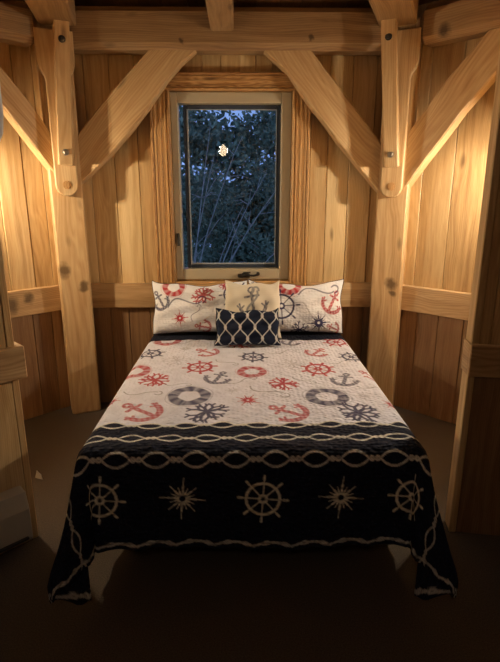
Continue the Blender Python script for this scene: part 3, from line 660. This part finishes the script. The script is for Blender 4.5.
pillow('pillow', 'square cream cushion with a grey anchor in front of the shams', 0.425, 0.43, 0.13, (0.085, 3.655, ZT+0.012), 17, CANVAS, d_anchor, group=None)
def d_net(P):
    col = np.tile(np.array((0.014, 0.020, 0.042)), (len(P), 1)); x = P[:, 0]; y = P[:, 1]; px, py = 0.106, 0.165
    c = np.zeros(len(P))
    # ogee net of rope with knots
    for sgn in (1, -1):
        for k in range(-4, 5):
            X0 = k*px + sgn*(px/4)*np.cos(2*np.pi*(y+0.0)/py)*1.0
            d = np.abs(x-X0-px*0.0-(px/4 if sgn > 0 else -px/4)); c = np.maximum(c, np.clip((0.0042-d*0.8)/0.002+0.5, 0, 1))
    col = col*(1-c[:, None])+np.array((0.50, 0.51, 0.50))*c[:, None]
    for k in range(-4, 5):
        for j in range(-3, 4):
            kx = k*px+(0 if j % 2 else px/2); ky = j*py/2; d = np.hypot((x-kx), (y-ky)*0.6); c = np.clip((0.0105-d)/0.002+0.5, 0, 1)[:, None]
            col = col*(1-c)+np.array((0.60, 0.60, 0.58))*c
    return col
pillow('pillow', 'small navy oblong cushion with white rope net pattern at the front of the pillows', 0.465, 0.255, 0.12, (0.043, 3.465, ZT+0.014), 20, CANVAS, d_net, rz=R(0.5), piping=NAVYP)

# ------------------------------------------------------------------ fittings at the left edge
ac = empty('wall_unit', (-1.22, 2.16, 1.90)); tag(ac, 'white wall-mounted unit with rounded edge, cut by the left edge near the top', 'appliance')
U = PL[1]; Nn = PL[2]
prof = [(0.0, 1.94), (0.15, 1.945), (0.205, 1.98), (0.232, 2.05), (0.236, 2.19), (0.21, 2.225), (0.0, 2.23)]
def ledge(mb, prof, e, U, Nn, u0, u1):
    c = PL[0]+U*(u0+u1)/2; mb.prism(prof, (c.x, c.y, 0), Nn, (0, 0, 1), u1-u0, U, bev=0.006)
mb = MB(); ledge(mb, prof, *PL[:3], 0.012, 0.80); mb.build('body', WHITEP, ac)
mb = MB(); c = PL[0]+U*0.42+Nn*0.14; mb.beam(Vector((c.x, c.y, 1.946))-U*0.34, Vector((c.x, c.y, 1.946))+U*0.34, 0.07, 0.012, side=Nn, ch=0.003); mb.build('flap', WHITEP, ac)
ht = empty('baseboard_heater', (-1.5, 2.1, 0.03)); tag(ht, 'low beige baseboard heater on the floor at the left edge', 'heater')
prof = [(0.0, 0.06), (0.075, 0.06), (0.085, 0.08), (0.085, 0.24), (0.06, 0.325), (0.0, 0.335)]
mb = MB(); ledge(mb, prof, *PL[:3], 0.06, 1.2); mb.build('body', HEATM, ht)
mb = MB(); c = PL[0]+U*0.63+Nn*0.088; mb.beam(Vector((c.x, c.y, 0.085))-U*0.55, Vector((c.x, c.y, 0.085))+U*0.55, 0.014, 0.02, side=(0, 0, 1), ch=0.003); mb.build('outlet_slot', IRON, ht)
for k in (0.063, 1.197):
    c = PL[0]+U*k+Nn*0.045; mb = MB(); mb.prism(prof, (c.x-Nn.x*0.045, c.y-Nn.y*0.045, -0.003), Nn, (0, 0, 1), 0.012, U, bev=0.003); mb.build('end_cap', HEATM, ht)
mb = MB(); px_, py_ = -1.300, 2.87
mb._add([(px_-0.025, py_, 0.004), (px_+0.03, py_-0.02, 0.004), (px_+0.005, py_+0.03, 0.006), (px_-0.012, py_+0.008, 0.055)], [(0, 1, 3), (1, 2, 3), (2, 0, 3), (2, 1, 0)], (1, 0, 0))
o = mb.build('paper_scrap', WHITEP, None, origin=(px_, py_, 0)); tag(o, 'tiny folded white scrap on the carpet beside the left partition', 'paper')

# ------------------------------------------------------------------ lamps
def lantern(name, label, at, ceiling):
    """hanging lantern: canopy, chain, capped cage with glowing bulb"""
    x, y, z = at; root = empty(name, at); tag(root, label, 'lamp')
    mb = MB(); mb.lathe([(0.06, FH-0.03-z), (0.055, FH-0.012-z), (0.06, FH-z)], at); mb.tube([(x, y, z+0.17), (x, y, FH-0.02)], 0.006); mb.build('hanger', IRON, root)
    mb = MB(); mb.lathe([(0.10, 0.10), (0.10, 0.115), (0.05, 0.165), (0.015, 0.185)], at, seg=8); mb.lathe([(0.075, -0.16), (0.085, -0.14), (0.085, -0.125)], at, seg=8)
    for k in range(4):
        a = math.pi/4+k*math.pi/2; mb.tube([(x+0.08*math.cos(a), y+0.08*math.sin(a), z-0.13), (x+0.09*math.cos(a), y+0.09*math.sin(a), z+0.105)], 0.003, seg=6)
    mb.build('cage', IRON, root)
    mb = MB(); mb.lathe([(0.012, -0.09), (0.05, -0.06), (0.066, -0.01), (0.062, 0.03), (0.03, 0.07), (0.014, 0.10)], at, seg=16); mb.build('bulb', BULB, root, smooth=True)
    return root
lantern('hanging_lantern', 'black caged lantern with a warm lit bulb, seen reflected in the window glass', LANTERN, FH)

def sconce(label, at, wn):
    root = empty('wall_sconce', at); tag(root, label, 'lamp', 'wall sconces of the alcove'); wn = Vector((*wn, 0)).normalized(); a = Vector(at); b_ = a-wn*0.19
    mb = MB(); mb.lathe([(0.05, 0.0), (0.05, 0.012), (0.03, 0.02)], b_-Vector((0, 0, 0.09)), axis=wn); mb.build('back_plate', IRON, root)
    mb = MB(); mb.tube([b_-Vector((0, 0, 0.09)), b_+wn*0.08-Vector((0, 0, 0.11)), a-Vector((0, 0, 0.085))], 0.008); mb.build('arm', IRON, root)
    mb = MB(); mb.lathe([(0.012, -0.09), (0.03, -0.075), (0.05, -0.05), (0.053, -0.044), (0.047, -0.046), (0.02, -0.065)], at); mb.build('cup', IRON, root)
    mb = MB(); mb.lathe([(0.100, 0.050), (0.100, 0.055), (0.03, 0.072), (0.012, 0.085)], at); mb.tube([b_-Vector((0, 0, 0.08)), b_+wn*0.02+Vector((0, 0, 0.09)), a+Vector((0, 0, 0.08))], 0.006); mb.build('cap', IRON, root)
    mb = MB(); mb.lathe([(0.01, -0.065), (0.014, -0.04), (0.024, -0.01), (0.024, 0.01), (0.012, 0.024)], at); mb.build('bulb', BULB, root, smooth=True)
sconce('iron wall sconce with bare bulb on the angled wall left of the bed', LAMP_L, (s2, -s2))
sconce('iron wall sconce with bare bulb on the angled wall right of the bed', LAMP_R, (-s2, -s2))

# ------------------------------------------------------------------ outside: garden and trees at dusk
mb = MB(); mb._add([(-14, 4.6, -1.2), (14, 4.6, -1.2), (14, 30, -1.2), (-14, 30, -1.2), (-14, 4.6, -1.3), (14, 4.6, -1.3), (14, 30, -1.3), (-14, 30, -1.3)], [(0, 1, 2, 3), (7, 6, 5, 4), (0, 4, 5, 1), (1, 5, 6, 2), (2, 6, 7, 3), (3, 7, 4, 0)], (1, 0, 0)); struct(mb.build('ground', GRASS))
def tree(x, y, h, spread, label, seed, nleaf=5000, bare=False, zlo=0.1, leaf=LEAF, r0=0.09, lsz=1.0):
    rs = random.Random(seed); root = empty('tree', (x, y, -1.2)); tag(root, label, 'tree', 'trees outside the window')
    mb = MB(); tips = []
    p = Vector((x, y, -1.2)); path = [p.copy()]; 
    for i in range(8): p = p+Vector((rs.uniform(-.12, .12), rs.uniform(-.1, .1), h/8)); path.append(p.copy())
    zlo = zlo if lsz == 1 else -0.9; mb.tube(path, [r0*(1-0.09*i) for i in range(9)], seg=8); mb.build('trunk', BARK, root)
    for k in range(14 if bare else 9):
        b0 = path[rs.randint(2, 7)]; a = rs.uniform(0, 6.28); q = b0.copy(); pp = [q.copy()]; dirv = Vector((math.cos(a)*spread, math.sin(a)*spread*0.7, rs.uniform(0.2, 1.0)))/5*1.2
        for i in range(5): q = q+dirv+Vector((rs.uniform(-.08, .08), rs.uniform(-.08, .08), rs.uniform(-.04, .1))); pp.append(q.copy()); tips.append(q.copy())
        mb = MB(); mb.tube(pp, [0.028, 0.022, 0.017, 0.012, 0.008, 0.004], seg=5)
        if bare:
            for j in range(7):
                s0 = pp[rs.randint(1, 4)]; e0 = s0+Vector((rs.uniform(-.5, .5), rs.uniform(-.4, .4), rs.uniform(-.1, .6))); mb.tube([s0, (s0+e0)/2+Vector((0, 0, rs.uniform(-.05, .08))), e0], [0.009, 0.007, 0.003], seg=4)
        mb.build('branch', BARK, root)
    rg = np.random.RandomState(seed); n = nleaf
    if not n: return root
    T_ = np.array([tuple(t_) for t_ in tips]); c = T_[rg.randint(0, len(T_), n)]+rg.normal(0, 0.22*spread, (n, 3))*np.array([1, 1, 0.8])
    keep = c[:, 2] > zlo; c = c[keep]; n = len(c)
    a = rg.normal(size=(n, 3)); a /= np.linalg.norm(a, axis=1)[:, None]; b2 = np.cross(a, rg.normal(size=(n, 3))); b2 /= np.linalg.norm(b2, axis=1)[:, None]
    sz = rg.uniform(0.03, 0.06, (n, 1))*lsz; nrm = np.cross(a, b2)*sz*0.25
    V = np.stack([c-a*sz, c-b2*sz*0.5+nrm, c+a*sz, c+b2*sz*0.5+nrm], 1).reshape(-1, 3)
    F = np.arange(4*n).reshape(n, 4); me = bpy.data.meshes.new('foliage'); V = V-np.array([x, y, -1.2])
    me.from_pydata(V.tolist(), [], F.tolist()); me.materials.append(leaf); o = bpy.data.objects.new('foliage', me); C.objects.link(o); o.parent = root
    return root
PALE = plain('pale_bark', (0.42, 0.41, 0.38), 0.9, noise=0.3, scale=25)
sh = empty('bare_shrub', (-0.75, 5.5, -1.2)); tag(sh, 'bare shrub with pale arching crossing stems just outside the glass, lower left', 'shrub')
rs = random.Random(5)
for k, (x1, z1, bow) in enumerate([(0.02, 2.35, 0.25), (-0.30, 2.15, 0.15), (0.28, 1.70, 0.30), (0.45, 1.95, 0.28), (-0.05, 1.65, 0.2), (-0.42, 2.5, 0.06), (0.5, 1.35, 0.25), (0.15, 2.0, 0.3)]):
    P = []
    for i in range(15):
        t = i/14; P.append((-0.75+0.02*k+(x1+0.75)*t**1.7, 5.5+0.05*k*t+rs.uniform(-.01, .01), -1.2+(z1+1.2)*(t+bow*t*(1-t))+rs.uniform(-.012, .012)))
    mb = MB(); mb.tube(P, [0.014*(1-0.8*i/14) for i in range(15)], seg=5)
    for j in range(5):
        q = Vector(P[rs.randint(8, 13)]); e_ = q+Vector((rs.uniform(-.25, .35), rs.uniform(-.1, .1), rs.uniform(-.1, .35))); mb.tube([q, (q+e_)/2+Vector((0, 0, .03)), e_], [0.005, 0.004, 0.0015], seg=4)
    mb.build('stem', PALE, sh)
tree(1.1, 8.6, 4.5, 0.95, 'leafy tree seen through the right side of the window', 11, 6500)
tree(-1.5, 9.4, 4.6, 0.95, 'leafy tree seen through the left side of the window', 23, 6500)
tree(-0.3, 13.2, 4.3, 1.7, 'dense dark tree farthest back, filling the middle of the window', 31, 17000, lsz=2.2)
tree(3.4, 14.5, 4.5, 1.7, 'dense dark tree far back behind the right side of the window', 37, 14000, lsz=2.2)
tree(-4.2, 14.5, 4.5, 1.7, 'dense dark tree far back behind the left side of the window', 41, 14000, lsz=2.2)
